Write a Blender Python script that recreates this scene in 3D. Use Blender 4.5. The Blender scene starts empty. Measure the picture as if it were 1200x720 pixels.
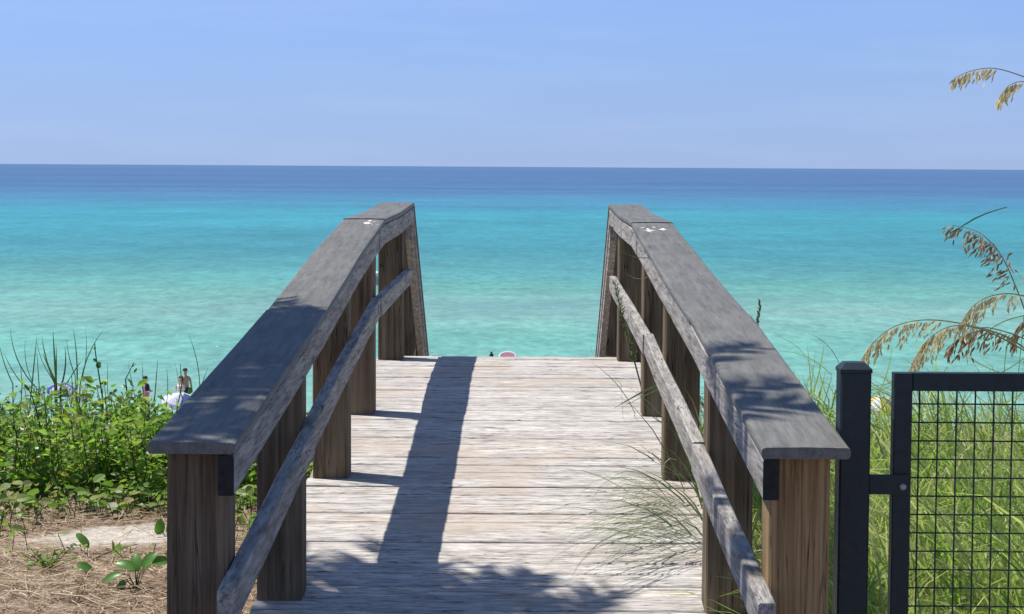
import bpy, bmesh, math, random
from mathutils import Vector, Matrix, Quaternion, noise as mnoise
random.seed(11)
R = random.Random(5)
scn = bpy.context.scene
COL = scn.collection

# ------------------------------------------------------------------ camera
F = 2400.0                       # focal length in photo pixels (1200 wide)
W0, H0 = 1200.0, 720.0
pitch = math.atan((360 - 195.5) / F)
yaw = math.atan(11 / F)
roll = 7.0 / 1200.0
fw = Vector((-math.sin(yaw) * math.cos(pitch), math.cos(yaw) * math.cos(pitch), -math.sin(pitch)))
rt0 = fw.cross(Vector((0, 0, 1))).normalized()
up0 = rt0.cross(fw).normalized()
rt = rt0 * math.cos(roll) + up0 * math.sin(roll)
up = up0 * math.cos(roll) - rt0 * math.sin(roll)
cam_d = bpy.data.cameras.new('camera')
cam = bpy.data.objects.new('camera', cam_d)
COL.objects.link(cam)
cam.matrix_world = Matrix(((rt.x, up.x, -fw.x, 0), (rt.y, up.y, -fw.y, 0), (rt.z, up.z, -fw.z, 0), (0, 0, 0, 1)))
cam_d.sensor_width = 36
cam_d.lens = 36 * F / W0
cam_d.clip_start = 0.05
cam_d.clip_end = 200000
scn.camera = cam

def P(px, py, Y):
    """world point seen at photo pixel (px, py) at forward distance Y"""
    d = fw + rt * ((px - 600) / F) - up * ((py - 360) / F)
    return d * (Y / d.y)

# ------------------------------------------------------------------ light
SUN_TO = Vector((-0.46, 0.15, 1.0)).normalized()
world = bpy.data.worlds.new('World')
scn.world = world
world.use_nodes = True
wn = world.node_tree
wn.nodes.clear()
wo = wn.nodes.new('ShaderNodeOutputWorld')
bg = wn.nodes.new('ShaderNodeBackground')
sky = wn.nodes.new('ShaderNodeTexSky')
sky.sky_type = 'NISHITA'
sky.sun_disc = False
sky.sun_elevation = math.asin(SUN_TO.z)
sky.sun_rotation = -math.atan2(0.46, 0.15)
sky.altitude = 0
sky.air_density = 1.0
sky.dust_density = 0.0
sky.ozone_density = 2.0
bg.inputs['Strength'].default_value = 0.085
# summer haze: the low sky is bluer than clear-air scattering alone gives
tco = wn.nodes.new('ShaderNodeTexCoord')
sxyz = wn.nodes.new('ShaderNodeSeparateXYZ')
wn.links.new(tco.outputs['Generated'], sxyz.inputs[0])
tint = wn.nodes.new('ShaderNodeValToRGB')
wn.links.new(sxyz.outputs[2], tint.inputs[0])
TINT = [(0.004, (.41, .62, 1.41)), (.031, (.48, .64, 1.29)), (.056, (.54, .70, 1.265)), (.08, (.62, .75, 1.28)), (.4, (.9, .93, 1.08))]
while len(tint.color_ramp.elements) < len(TINT): tint.color_ramp.elements.new(.5)
for e_, (p_, c_) in zip(tint.color_ramp.elements, TINT): e_.position = p_; e_.color = (*c_, 1)
skm = wn.nodes.new('ShaderNodeMix'); skm.data_type = 'RGBA'; skm.blend_type = 'MULTIPLY'; skm.inputs[0].default_value = 1
wn.links.new(sky.outputs[0], skm.inputs[6]); wn.links.new(tint.outputs[0], skm.inputs[7])
cmap = wn.nodes.new('ShaderNodeMapping'); cmap.inputs['Scale'].default_value = (7, 7, 60)
wn.links.new(tco.outputs['Generated'], cmap.inputs[0])
cno = wn.nodes.new('ShaderNodeTexNoise'); cno.inputs['Scale'].default_value = 1.0; cno.inputs['Detail'].default_value = 6; cno.inputs['Roughness'].default_value = .6
wn.links.new(cmap.outputs[0], cno.inputs['Vector'])
crp = wn.nodes.new('ShaderNodeValToRGB'); crp.color_ramp.elements[0].position = .46; crp.color_ramp.elements[0].color = (0, 0, 0, 1); crp.color_ramp.elements[1].position = .78; crp.color_ramp.elements[1].color = (.2, .2, .2, 1)
wn.links.new(cno.outputs[0], crp.inputs[0])
cmx = wn.nodes.new('ShaderNodeMix'); cmx.data_type = 'RGBA'
wn.links.new(crp.outputs[0], cmx.inputs[0]); wn.links.new(skm.outputs[2], cmx.inputs[6]); cmx.inputs[7].default_value = (5.2, 6.4, 8.6, 1)
wn.links.new(cmx.outputs[2], bg.inputs[0])
wn.links.new(bg.outputs[0], wo.inputs[0])
sl = bpy.data.lights.new('sun', 'SUN')
sl.energy = 4.4
sl.angle = math.radians(0.5)
sl.color = (1.0, 0.955, 0.89)
so = bpy.data.objects.new('sun', sl)
COL.objects.link(so)
so.rotation_mode = 'QUATERNION'
so.rotation_quaternion = (-SUN_TO).to_track_quat('-Z', 'Y')
so.location = (-5, 3, 12)

scn.view_settings.view_transform = 'Standard'
scn.view_settings.look = 'None'
scn.view_settings.exposure = 0.3
scn.view_settings.gamma = 1.0
scn.view_settings.use_curve_mapping = False
scn.render.resolution_x = 1024
scn.render.resolution_y = 614
scn.cycles.max_bounces = 6
scn.cycles.transparent_max_bounces = 8

# ------------------------------------------------------------------ node helpers
def lin(r, g, b):
    f = lambda c: (c / 255) / 12.92 if c / 255 <= .04045 else (((c / 255) + .055) / 1.055) ** 2.4
    return (f(r), f(g), f(b), 1)

class NT:
    def __init__(self, name):
        self.m = bpy.data.materials.new(name)
        self.m.use_nodes = True
        self.t = self.m.node_tree
        self.t.nodes.clear()
        self.out = self.n('ShaderNodeOutputMaterial')
    def n(self, typ, ins=None, **kw):
        nd = self.t.nodes.new(typ)
        for k, v in kw.items():
            setattr(nd, k, v)
        for k, v in (ins or {}).items():
            self.set(nd, k, v)
        return nd
    def set(self, nd, k, v):
        s = nd.inputs[k]
        if isinstance(v, bpy.types.NodeSocket):
            self.t.links.new(v, s)
        elif isinstance(v, bpy.types.Node):
            self.t.links.new(v.outputs[0], s)
        else:
            s.default_value = v
    def coord(self, scale=(1, 1, 1), which='Object', off=None):
        tc = self.n('ShaderNodeTexCoord')
        mp = self.n('ShaderNodeMapping', {'Vector': tc.outputs[which], 'Scale': scale})
        if off is not None:
            mp.inputs['Location'].default_value = off if not isinstance(off, (bpy.types.Node, bpy.types.NodeSocket)) else (0, 0, 0)
            if isinstance(off, (bpy.types.Node, bpy.types.NodeSocket)):
                self.set(mp, 'Location', off)
        return mp
    def noise(self, vec, scale, detail=4, rough=.55, dist=0):
        return self.n('ShaderNodeTexNoise', {'Vector': vec, 'Scale': scale, 'Detail': detail, 'Roughness': rough, 'Distortion': dist})
    def ramp(self, fac, stops, interp='LINEAR'):
        r = self.n('ShaderNodeValToRGB', {'Fac': fac})
        cr = r.color_ramp
        cr.interpolation = interp
        while len(cr.elements) < len(stops):
            cr.elements.new(.5)
        for e, (p, c) in zip(cr.elements, stops):
            e.position = p
            e.color = c if len(c) == 4 else (*c, 1)
        return r
    def mix(self, fac, a, b, mode='MIX'):
        m = self.n('ShaderNodeMix', data_type='RGBA', blend_type=mode)
        for k, v in ((0, fac), (6, a), (7, b)):
            s = m.inputs[k]
            if isinstance(v, bpy.types.NodeSocket): self.t.links.new(v, s)
            elif isinstance(v, bpy.types.Node): self.t.links.new(v.outputs[0], s)
            else: s.default_value = v
        return m.outputs[2]
    def math(self, op, a, b=0.0, c=0.0, clamp=False):
        m = self.n('ShaderNodeMath', operation=op, use_clamp=clamp)
        for i, v in enumerate((a, b, c)):
            self.set(m, i, v)
        return m.outputs[0]
    def bsdf(self, color, rough=.6, spec=.5, normal=None, metallic=0):
        b = self.n('ShaderNodeBsdfPrincipled', {'Base Color': color, 'Roughness': rough, 'Specular IOR Level': spec, 'Metallic': metallic})
        if normal is not None:
            self.set(b, 'Normal', normal)
        return b
    def bump(self, h, strength=.4, dist=.01):
        return self.n('ShaderNodeBump', {'Height': h, 'Strength': strength, 'Distance': dist})
    def done(self, sh):
        self.t.links.new(sh.outputs[0] if isinstance(sh, bpy.types.Node) else sh, self.out.inputs[0])
        return self.m

def g(v): return (v, v, v, 1)

def wood(name, axis, c_dark, c_mid, c_light, crack=.5, al=1.0, island=False, fine=1.0, rough=.8, stain=None, grain_amt=1.0, bump=.5):
    t = NT(name)
    k = {'x': (al, 22, 22), 'y': (22, al, 22), 'z': (22, 22, al)}[axis]
    k2 = {'x': (1.6 * al, 50, 50), 'y': (50, 1.6 * al, 50), 'z': (50, 50, 1.3 * al)}[axis]
    off = None
    isl = None
    if island:
        geo = t.n('ShaderNodeNewGeometry')
        isl = geo.outputs['Random Per Island']
        off = t.n('ShaderNodeCombineXYZ', {0: t.math('MULTIPLY', isl, 37.0), 1: t.math('MULTIPLY', isl, 91.0), 2: t.math('MULTIPLY', isl, 53.0)})
    v1 = t.coord(tuple(a * fine for a in k), off=off)
    v2 = t.coord(tuple(a * fine for a in k2), off=off)
    v0 = t.coord((1, 1, 1), off=off)
    n1 = t.noise(v1, 2.2, 7, .62, .25)
    n2 = t.noise(v2, 2.6, 5, .6, .1)
    n3 = t.noise(v0, 3.5, 4, .6, .4)
    gr = t.ramp(n1.outputs[0], [(.30, c_dark), (.5, c_mid), (.68, c_light)])
    fine_d = t.ramp(n2.outputs[0], [(.34, g(.42)), (.48, g(.98)), (.7, g(1.16))])
    col = t.mix(.8 * grain_amt, gr.outputs[0], fine_d.outputs[0], 'MULTIPLY')
    if island:
        n4 = t.noise(t.coord((8.0, 95, 60), off=off), 2.0, 3, .6, .15)
        sk = t.ramp(n4.outputs[0], [(.37, g(.3)), (.435, g(1.0))])
        col = t.mix(.9, col, sk.outputs[0], 'MULTIPLY')
        n5 = t.noise(t.coord((1.2, 9, 9), off=off), 3.0, 5, .65, .3)
        pl = t.ramp(n5.outputs[0], [(.52, g(0)), (.66, g(.45))])
        col = t.mix(pl.outputs[0], col, (.76, .73, .69, 1))
    blot = t.ramp(n3.outputs[0], [(.32, g(.72)), (.55, g(1.0)), (.75, g(1.12))])
    col = t.mix(.65, col, blot.outputs[0], 'MULTIPLY')
    # drying cracks along the grain
    kc = {'x': (1.6, 30, 30), 'y': (30, 1.6, 30), 'z': (30, 30, 1.0)}[axis]
    vc = t.coord(tuple(a * fine for a in kc), off=off)
    nc = t.noise(vc, 2.4, 2, .5, .5)
    ck = t.ramp(nc.outputs[0], [(.482, g(1)), (.494, g(0)), (.506, g(0)), (.518, g(1))])
    gate_ = t.ramp(n3.outputs[0], [(.45, g(0)), (.62, g(1))])
    ckm = t.math('MULTIPLY', t.math('SUBTRACT', 1.0, ck.outputs[0]), t.math('MULTIPLY', gate_.outputs[0], crack))
    col = t.mix(ckm, col, (c_dark[0] * .18, c_dark[1] * .17, c_dark[2] * .16, 1))
    if island:
        br = t.ramp(isl, [(0, g(.9)), (.5, g(1.0)), (1, g(1.06))])
        col = t.mix(1.0, col, br.outputs[0], 'MULTIPLY')
        tint = t.ramp(t.math('FRACT', t.math('MULTIPLY', isl, 7.31)), [(0, (1.0, 1.0, .99, 1)), (1, (1.0, .95, .89, 1))])
        col = t.mix(.8, col, tint.outputs[0], 'MULTIPLY')
    if stain:
        ns = t.noise(t.coord((1, 1, 1)), stain[0], 3, .5, .3)
        sm = t.ramp(ns.outputs[0], [(stain[1], g(0)), (stain[1] + .12, g(1))])
        col = t.mix(t.math('MULTIPLY', sm.outputs[0], stain[3]), col, stain[2])
    h = t.math('ADD', t.math('MULTIPLY', n2.outputs[0], .5), t.math('SUBTRACT', t.math('MULTIPLY', n1.outputs[0], .6), t.math('MULTIPLY', ckm, 1.2)))
    return t.done(t.bsdf(col, rough, .25, t.bump(h, bump, .006)))

def leafmat(name, cols, transl=.3, rough=.45, spec=.4, tm=(1.25, 1.4, .85, 1)):
    t = NT(name)
    geo = t.n('ShaderNodeNewGeometry')
    rnd = geo.outputs['Random Per Island']
    st = [(i / max(1, len(cols) - 1), c) for i, c in enumerate(cols)]
    c = t.ramp(rnd, st)
    nz = t.noise(t.coord((1, 1, 1)), 30, 3, .5)
    v = t.ramp(nz.outputs[0], [(.3, g(.8)), (.7, g(1.12))])
    col = t.mix(1, c.outputs[0], v.outputs[0], 'MULTIPLY')
    b = t.bsdf(col, rough, spec)
    tr = t.n('ShaderNodeBsdfTranslucent', {'Color': t.mix(1, col, tm, 'MULTIPLY')})
    ms = t.n('ShaderNodeMixShader', {0: transl, 1: b.outputs[0], 2: tr.outputs[0]})
    return t.done(ms)

def plain(name, c, rough=.6, spec=.4, nz=.12, scale=30, bump=0):
    t = NT(name)
    n = t.noise(t.coord(), scale, 5, .6)
    v = t.ramp(n.outputs[0], [(.3, g(1 - nz)), (.7, g(1 + nz))])
    col = t.mix(1, c, v.outputs[0], 'MULTIPLY')
    return t.done(t.bsdf(col, rough, spec, t.bump(n.outputs[0], bump, .003) if bump else None))

# ------------------------------------------------------------------ mesh helpers
class MB:
    def __init__(self):
        self.v, self.f, self.mi, self.cur = [], [], [], 0
    def face(self, pts):
        b = len(self.v)
        self.v += [Vector(p) for p in pts]
        self.f.append(tuple(range(b, b + len(pts)))); self.mi.append(self.cur)
    def raw(self, vs, fs):
        b = len(self.v)
        self.v += [Vector(p) for p in vs]
        for f in fs:
            self.f.append(tuple(i + b for i in f)); self.mi.append(self.cur)
    def loft(self, rings, cap=True):
        n = len(rings[0]); vs = [p for r in rings for p in r]; fs = []
        for i in range(len(rings) - 1):
            for j in range(n):
                a = i * n + j; b2 = i * n + (j + 1) % n
                fs.append((a, b2, b2 + n, a + n))
        if cap:
            fs.append(tuple(reversed(range(n)))); fs.append(tuple(range((len(rings) - 1) * n, len(rings) * n)))
        self.raw(vs, fs)
    def tube(self, pts, rad, n=6, cap=True):
        pts = [Vector(p) for p in pts]; rings = []
        ref = Vector((.31, .17, .93))
        for i, p in enumerate(pts):
            d = (pts[min(i + 1, len(pts) - 1)] - pts[max(i - 1, 0)]).normalized()
            a = d.cross(ref)
            if a.length < .05: a = d.cross(Vector((1, 0, 0)))
            a.normalize(); b = d.cross(a)
            r = rad[i] if isinstance(rad, (list, tuple)) else rad
            rings.append([p + (a * math.cos(2 * math.pi * k / n) + b * math.sin(2 * math.pi * k / n)) * r for k in range(n)])
        self.loft(rings, cap)
    def ribbon(self, pts, wid, side):
        pts = [Vector(p) for p in pts]; vs = []
        n = len(pts)
        for i, p in enumerate(pts):
            w = wid[i] if isinstance(wid, (list, tuple)) else wid
            vs += [p - side * w * .5, p + side * w * .5]
        self.raw(vs, [(2 * i, 2 * i + 1, 2 * i + 3, 2 * i + 2) for i in range(n - 1)])
    def box(self, lo, hi, ch=0.0):
        (x0, y0, z0), (x1, y1, z1) = lo, hi
        pr = [(x0 + ch, y0), (x1 - ch, y0), (x1, y0 + ch), (x1, y1 - ch), (x1 - ch, y1), (x0 + ch, y1), (x0, y1 - ch), (x0, y0 + ch)] if ch else [(x0, y0), (x1, y0), (x1, y1), (x0, y1)]
        self.loft([[Vector((x, y, z0)) for x, y in pr], [Vector((x, y, z1)) for x, y in pr]])
    def leaf(self, base, d, nrm, L, w, fold=.25, droop=.15, pts=((0, .05), (.25, .8), (.5, 1), (.78, .75), (1, .04))):
        d = d.normalized(); s = d.cross(nrm)
        if s.length < 1e-4: s = d.cross(Vector((.3, .5, .8)))
        s.normalize(); nn = s.cross(d).normalized()
        vs = []
        for t_, k in pts:
            c = base + d * (L * t_) - nn * (droop * L * t_ * t_)
            vs += [c - s * (w * .5 * k) + nn * (fold * w * .5 * k), c, c + s * (w * .5 * k) + nn * (fold * w * .5 * k)]
        fs = []
        for i in range(len(pts) - 1):
            fs += [(3 * i, 3 * i + 1, 3 * i + 4, 3 * i + 3), (3 * i + 1, 3 * i + 2, 3 * i + 5, 3 * i + 4)]
        self.raw(vs, fs)
    def build(self, name, mats, parent=None, smooth=False, origin=None):
        if not isinstance(mats, (list, tuple)): mats = [mats]
        o = Vector((0, 0, 0))
        if parent is not None: o = world_loc(parent)
        elif origin is not None: o = Vector(origin)
        me = bpy.data.meshes.new(name)
        me.from_pydata([v - o for v in self.v], [], self.f)
        for m in mats: me.materials.append(m)
        if len(mats) > 1: me.polygons.foreach_set('material_index', self.mi)
        bm = bmesh.new(); bm.from_mesh(me)
        if not getattr(self, 'open', False): bmesh.ops.recalc_face_normals(bm, faces=bm.faces)
        bm.to_mesh(me); bm.free()
        if smooth: me.polygons.foreach_set('use_smooth', [True] * len(me.polygons))
        me.update()
        ob = bpy.data.objects.new(name, me)
        COL.objects.link(ob)
        if parent is not None: ob.parent = parent
        elif origin is not None: ob.location = o
        return ob

def world_loc(o):
    l = Vector(o.location)
    while o.parent is not None:
        o = o.parent; l = l + Vector(o.location)
    return l

def tag(o, label=None, cat=None, group=None, kind=None):
    if label: o['label'] = label
    if cat: o['category'] = cat
    if group: o['group'] = group
    if kind: o['kind'] = kind
    return o

def thing(name, loc, label, cat, group=None):
    o = bpy.data.objects.new(name, None)
    o.empty_display_size = .2
    COL.objects.link(o); o.location = loc
    return tag(o, label, cat, group)

def lerp_tab(tab, y):
    if y <= tab[0][0]: a, b = tab[0], tab[1]
    elif y >= tab[-1][0]: a, b = tab[-2], tab[-1]
    else:
        for a, b in zip(tab, tab[1:]):
            if a[0] <= y <= b[0]: break
    t_ = (y - a[0]) / (b[0] - a[0])
    return a[1] + (b[1] - a[1]) * t_

def smooth_tab(tab, n=60):
    """Catmull-Rom resampled table"""
    out = []
    for i in range(len(tab) - 1):
        p0 = tab[max(i - 1, 0)]; p1 = tab[i]; p2 = tab[i + 1]; p3 = tab[min(i + 2, len(tab) - 1)]
        for k in range(8):
            t_ = k / 8
            m1 = (p2[1] - p0[1]) / max(1e-6, p2[0] - p0[0]) * (p2[0] - p1[0])
            m2 = (p3[1] - p1[1]) / max(1e-6, p3[0] - p1[0]) * (p2[0] - p1[0])
            h = (2 * t_**3 - 3 * t_**2 + 1) * p1[1] + (t_**3 - 2 * t_**2 + t_) * m1 + (-2 * t_**3 + 3 * t_**2) * p2[1] + (t_**3 - t_**2) * m2
            out.append((p1[0] + (p2[0] - p1[0]) * t_, h))
    out.append(tab[-1])
    return out

# ------------------------------------------------------------------ materials
M = {}
M['deck'] = wood('deck_wood', 'x', (.29, .262, .235, 1), (.60, .565, .525, 1), (.76, .725, .68, 1), crack=1.0, al=3.0,  island=True, stain=(2.2, .52, (.47, .38, .295, 1), .5))
M['cap'] = wood('cap_paint', 'y', (.125, .125, .112, 1), (.18, .176, .16, 1), (.215, .21, .19, 1), crack=.3, rough=.6, grain_amt=.42, bump=.3)
M['rail'] = wood('rail_wood', 'y', (.19, .172, .155, 1), (.38, .355, .325, 1), (.54, .505, .465, 1), crack=1.0, al=1.8)
M['post'] = wood('post_wood', 'z', (.095, .068, .042, 1), (.185, .136, .085, 1), (.27, .205, .135, 1), crack=1.0, fine=.7)
M['post_warm'] = wood('post_wood_warm', 'z', (.22, .135, .06, 1), (.375, .245, .115, 1), (.47, .325, .17, 1), crack=1.0, fine=.7)
M['end'] = plain('end_grain', (.035, .033, .032, 1), .9, .2, .3, 60, .4)
M['stringer'] = wood('stringer_wood', 'y', (.08, .07, .06, 1), (.15, .13, .11, 1), (.22, .19, .17, 1))
M['stair'] = wood('stair_wood', 'x', (.2, .18, .16, 1), (.4, .37, .34, 1), (.55, .52, .49, 1), island=True)
M['steel'] = plain('powder_coat', (.008, .024, .030, 1), .48, .45, .35, 45, .12)
M['bolt'] = plain('bolt_zinc', (.35, .36, .38, 1), .35, .5, .1)
M['bolt'].node_tree.nodes['Principled BSDF'].inputs['Metallic'].default_value = .8
M['white_spot'] = plain('dropping', (.66, .65, .62, 1), .8, .2, .25)
M['leaf'] = leafmat('shrub_leaf', [(.09, .17, .025, 1), (.17, .29, .04, 1), (.25, .39, .06, 1), (.34, .48, .09, 1), (.13, .24, .045, 1), (.42, .44, .15, 1)], .58, .38, .45)
M['leaf_vine'] = leafmat('vine_leaf', [(.10, .21, .035, 1), (.17, .31, .06, 1), (.25, .36, .085, 1), (.34, .36, .13, 1), (.14, .26, .055, 1), (.40, .34, .18, 1)], .42)
M['leaf_big'] = leafmat('vine_leaf_broad', [(.07, .18, .03, 1), (.11, .25, .045, 1), (.14, .27, .06, 1)], .3, .35)
M['yellow'] = leafmat('yellow_petals', [(.55, .34, .03, 1), (.6, .42, .06, 1)], .3)
M['stem'] = plain('plant_stem', (.07, .10, .03, 1), .7, .2)
M['twig'] = plain('twig', (.16, .11, .07, 1), .85, .2, .25)
M['grass'] = leafmat('dune_grass_blade', [(.17, .29, .06, 1), (.26, .39, .085, 1), (.36, .47, .13, 1), (.50, .54, .22, 1), (.15, .25, .08, 1), (.62, .55, .33, 1), (.34, .46, .11, 1)], .6, .4)
M['grass_tall'] = leafmat('tall_grass_blade', [(.05, .11, .03, 1), (.09, .16, .045, 1), (.13, .20, .07, 1)], .25, .5)
M['grass_deck'] = leafmat('deck_grass_blade', [(.07, .13, .04, 1), (.12, .19, .07, 1), (.20, .24, .11, 1), (.30, .30, .16, 1)], .25, .5)
M['oat'] = leafmat('oat_spikelet', [(.55, .47, .28, 1), (.68, .61, .40, 1), (.78, .73, .54, 1)], .45, .6, .3, (1.25, 1.24, .9, 1))
M['oat_dark'] = leafmat('oat_spikelet_brown', [(.20, .12, .065, 1), (.33, .21, .12, 1), (.58, .48, .32, 1)], .35, .6, .3, (1.25, 1.24, .9, 1))
M['oat_stem'] = plain('oat_stem', (.34, .31, .14, 1), .6, .3)
M['oat_stem_green'] = plain('oat_stem_green', (.10, .16, .06, 1), .6, .3)
M['straw'] = leafmat('pine_straw', [(.22, .145, .085, 1), (.39, .275, .165, 1), (.54, .41, .265, 1), (.68, .57, .43, 1), (.28, .175, .11, 1)], .15, .7)
M['frond'] = leafmat('palm_leaf', [(.05, .10, .02, 1), (.08, .14, .03, 1)], .2)
M['trunk'] = wood('palm_trunk', 'x', (.1, .08, .06, 1), (.2, .165, .13, 1), (.3, .26, .2, 1))

# ground: pale sand with litter and darker leaf mould
def ground_mat():
    t = NT('dune_sand')
    c = t.coord()
    n1 = t.noise(c, 1.3, 6, .6, .3)
    n2 = t.noise(c, 22, 6, .65)
    n3 = t.noise(c, 140, 3, .6)
    sand = t.ramp(n2.outputs[0], [(.3, (.40, .35, .28, 1)), (.6, (.64, .59, .51, 1)), (.8, (.72, .68, .61, 1))])
    lit = t.ramp(n2.outputs[0], [(.3, (.09, .062, .042, 1)), (.5, (.25, .175, .12, 1)), (.72, (.40, .30, .215, 1))])
    tc = t.n('ShaderNodeTexCoord')
    sp = t.n('ShaderNodeSeparateXYZ', {0: tc.outputs['Object']})
    # litter lies on the dune top, thinner on one bare patch
    dx = t.math('DIVIDE', t.math('SUBTRACT', sp.outputs[0], -1.66), .36)
    dy = t.math('DIVIDE', t.math('SUBTRACT', sp.outputs[1], 8.1), .30)
    d = t.math('SQRT', t.math('ADD', t.math('MULTIPLY', dx, dx), t.math('MULTIPLY', dy, dy)))
    d = t.math('ADD', d, t.math('MULTIPLY', t.math('SUBTRACT', t.noise(c, 7, 5, .65).outputs[0], .5), 1.5))
    patch = t.ramp(d, [(.55, g(0)), (1.0, g(1))])
    top = t.n('ShaderNodeMapRange', {0: sp.outputs[1], 1: 17.0, 2: 30.0, 3: 1.0, 4: 0.0})
    f = t.math('MULTIPLY', patch.outputs[0], top.outputs[0])
    f = t.math('MULTIPLY', f, t.ramp(n1.outputs[0], [(.3, g(.8)), (.5, g(1))]).outputs[0])
    col = t.mix(f, sand.outputs[0], lit.outputs[0])
    h = t.math('ADD', n2.outputs[0], t.math('MULTIPLY', n3.outputs[0], .5))
    return t.done(t.bsdf(col, .95, .1, t.bump(h, .7, .02)))
M['ground'] = ground_mat()

def sea_mat():
    t = NT('sea_water')
    tc = t.n('ShaderNodeTexCoord')
    sp = t.n('ShaderNodeSeparateXYZ', {0: tc.outputs['Object']})
    c1 = t.n('ShaderNodeMapping', {'Vector': tc.outputs['Object'], 'Scale': (.35, 1.0, 1)})
    big = t.noise(c1, .006, 12, .62, .2)
    mid = t.noise(t.n('ShaderNodeMapping', {'Vector': tc.outputs['Object'], 'Scale': (.7, 1.0, 1)}), .035, 10, .72, .3)
    fine = t.noise(t.n('ShaderNodeMapping', {'Vector': tc.outputs['Object'], 'Scale': (.45, 1.0, 1)}), .9, 6, .65, .4)
    # distance from shore = depth of the water over the sand; banks bend it a little
    w = t.math('MULTIPLY', t.math('SUBTRACT', big.outputs[0], .5), .22)
    w2 = t.math('MULTIPLY', t.math('SUBTRACT', mid.outputs[0], .5), .07)
    lg = t.math('ADD', t.math('LOGARITHM', t.math('MAXIMUM', sp.outputs[1], 30.0), 10.0), t.math('ADD', w, w2))
    fac = t.n('ShaderNodeMapRange', {0: lg, 1: 1.9, 2: 4.1, 3: 0.0, 4: 1.0})
    def at(Z): return (math.log10(Z) - 1.9) / 2.2
    stops = [(82, (.23, .45, .35)), (100, (.175, .425, .335)), (120, (.158, .415, .32)), (143, (.205, .40, .32)),
             (165, (.128, .355, .275)), (195, (.085, .305, .275)), (240, (.05, .25, .258)), (320, (.042, .25, .272)), (420, (.042, .28, .315)),
             (560, (.05, .215, .30)), (850, (.057, .145, .255)), (2000, (.058, .125, .245)), (9000, (.066, .138, .255))]
    col = t.ramp(fac.outputs[0], [(at(z), (*c, 1)) for z, c in stops]).outputs[0]
    v = t.ramp(mid.outputs[0], [(.33, g(.8)), (.5, g(1)), (.67, g(1.15))])
    col = t.mix(.6, col, v.outputs[0], 'MULTIPLY')
    for sc_, am, sx_ in ((.75, .19, 2.2), (.3, .125, 2.0), (.11, .10, 1.8), (.035, .08, 1.5), (.011, .07, 1.2), (.0045, .13, .12), (.0012, .11, .1)):  # ripple light and shade painted into the colour, with broader streaks far out
        nz_ = t.noise(t.n('ShaderNodeMapping', {'Vector': tc.outputs['Object'], 'Scale': (sx_, 1.0, 1), 'Location': (sc_ * 900, 37 * am, 0)}), sc_, 2, .65, .3)
        c_ = t.ramp(nz_.outputs[0], [(.3, g(1 - am)), (.5, g(1.0)), (.7, g(1 + am))])
        col = t.mix(1, col, c_.outputs[0], 'MULTIPLY')
    # weed lying on the inner bank greys the water in a broken strip
    bm_ = t.math('ADD', lg, t.math('MULTIPLY', t.math('SUBTRACT', big.outputs[0], .5), .25))
    mr = t.n('ShaderNodeMapRange', {0: t.math('ABSOLUTE', t.math('SUBTRACT', bm_, 2.178)), 1: .008, 2: .03, 3: 1.0, 4: 0.0})
    pz = t.ramp(t.noise(t.n('ShaderNodeMapping', {'Vector': tc.outputs['Object'], 'Scale': (.6, 1, 1), 'Location': (3.3, 0, 0)}), .05, 3, .6).outputs[0], [(.47, g(0)), (.6, g(.5))])
    col = t.mix(t.math('MULTIPLY', mr.outputs[0], pz.outputs[0]), col, (.13, .27, .25, 1))
    gl = t.ramp(t.noise(t.n('ShaderNodeMapping', {'Vector': tc.outputs['Object'], 'Scale': (3.0, .9, 1)}), 1.1, 0, .5).outputs[0], [(.865, g(0)), (.89, g(.8))])  # sun glints painted into the water colour as sparse white specks
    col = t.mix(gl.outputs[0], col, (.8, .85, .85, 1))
    h = t.math('ADD', t.math('MULTIPLY', fine.outputs[0], .35), t.math('MULTIPLY', mid.outputs[0], 1.6))
    bp = t.bump(h, .55, .6)
    b = t.bsdf(col, .3, .07, bp)
    b.inputs['IOR'].default_value = 1.33
    return t.done(b)
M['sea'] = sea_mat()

# ------------------------------------------------------------------ setting
def deck_h(y):
    return -lerp_tab(DECK, y)
DECK = smooth_tab([(2.4, 1.445), (4.4, 1.37), (5.9, 1.268), (7.5, 1.158), (8.8, 1.075), (10.0, 1.044), (11.3, 1.035)])
GND = smooth_tab([(-60, -1.5), (0, -1.47), (8, -1.47), (9.3, -1.49), (10.2, -1.57), (11.2, -1.85), (12.5, -2.4), (16, -3.95), (22, -5.8), (32, -8.2), (42, -9.2), (60, -9.55), (79, -10.0), (100, -10.8), (140, -12)])
def ground_z(x, y):
    z = lerp_tab(GND, y)
    return z + .05 * mnoise.noise(Vector((x * .9, y * .9, 0))) + .02 * mnoise.noise(Vector((x * 3, y * 3, 4)))

def build_ground():
    xs = [-400, -200, -100, -60, -40, -28, -20, -14, -10, -7] + [-5 + .2 * i for i in range(51)] + [7, 10, 14, 20, 28, 40, 60, 100, 200, 400]
    ys = [-60, -30, -15, -8, -4, -2] + [.2 * i for i in range(86)] + [17.5 + .8 * i for i in range(20)] + [36, 40, 46, 54, 62, 70, 76, 80, 86, 92, 100, 115, 140]
    vs = [(x, y, ground_z(x, y)) for y in ys for x in xs]
    n = len(xs)
    fs = [(j * n + i, j * n + i + 1, (j + 1) * n + i + 1, (j + 1) * n + i) for j in range(len(ys) - 1) for i in range(n - 1)]
    mb = MB(); mb.raw(vs, fs)
    o = mb.build('ground', M['ground'], smooth=True)
    tag(o, 'sandy dune ground with brown pine straw and a bare pale sand patch', kind='structure')
build_ground()

mb = MB()
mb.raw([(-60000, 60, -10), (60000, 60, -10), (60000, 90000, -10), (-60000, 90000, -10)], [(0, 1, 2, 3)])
tag(mb.build('sea', M['sea']), 'calm turquoise sea turning deep blue at the horizon', kind='structure')

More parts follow.
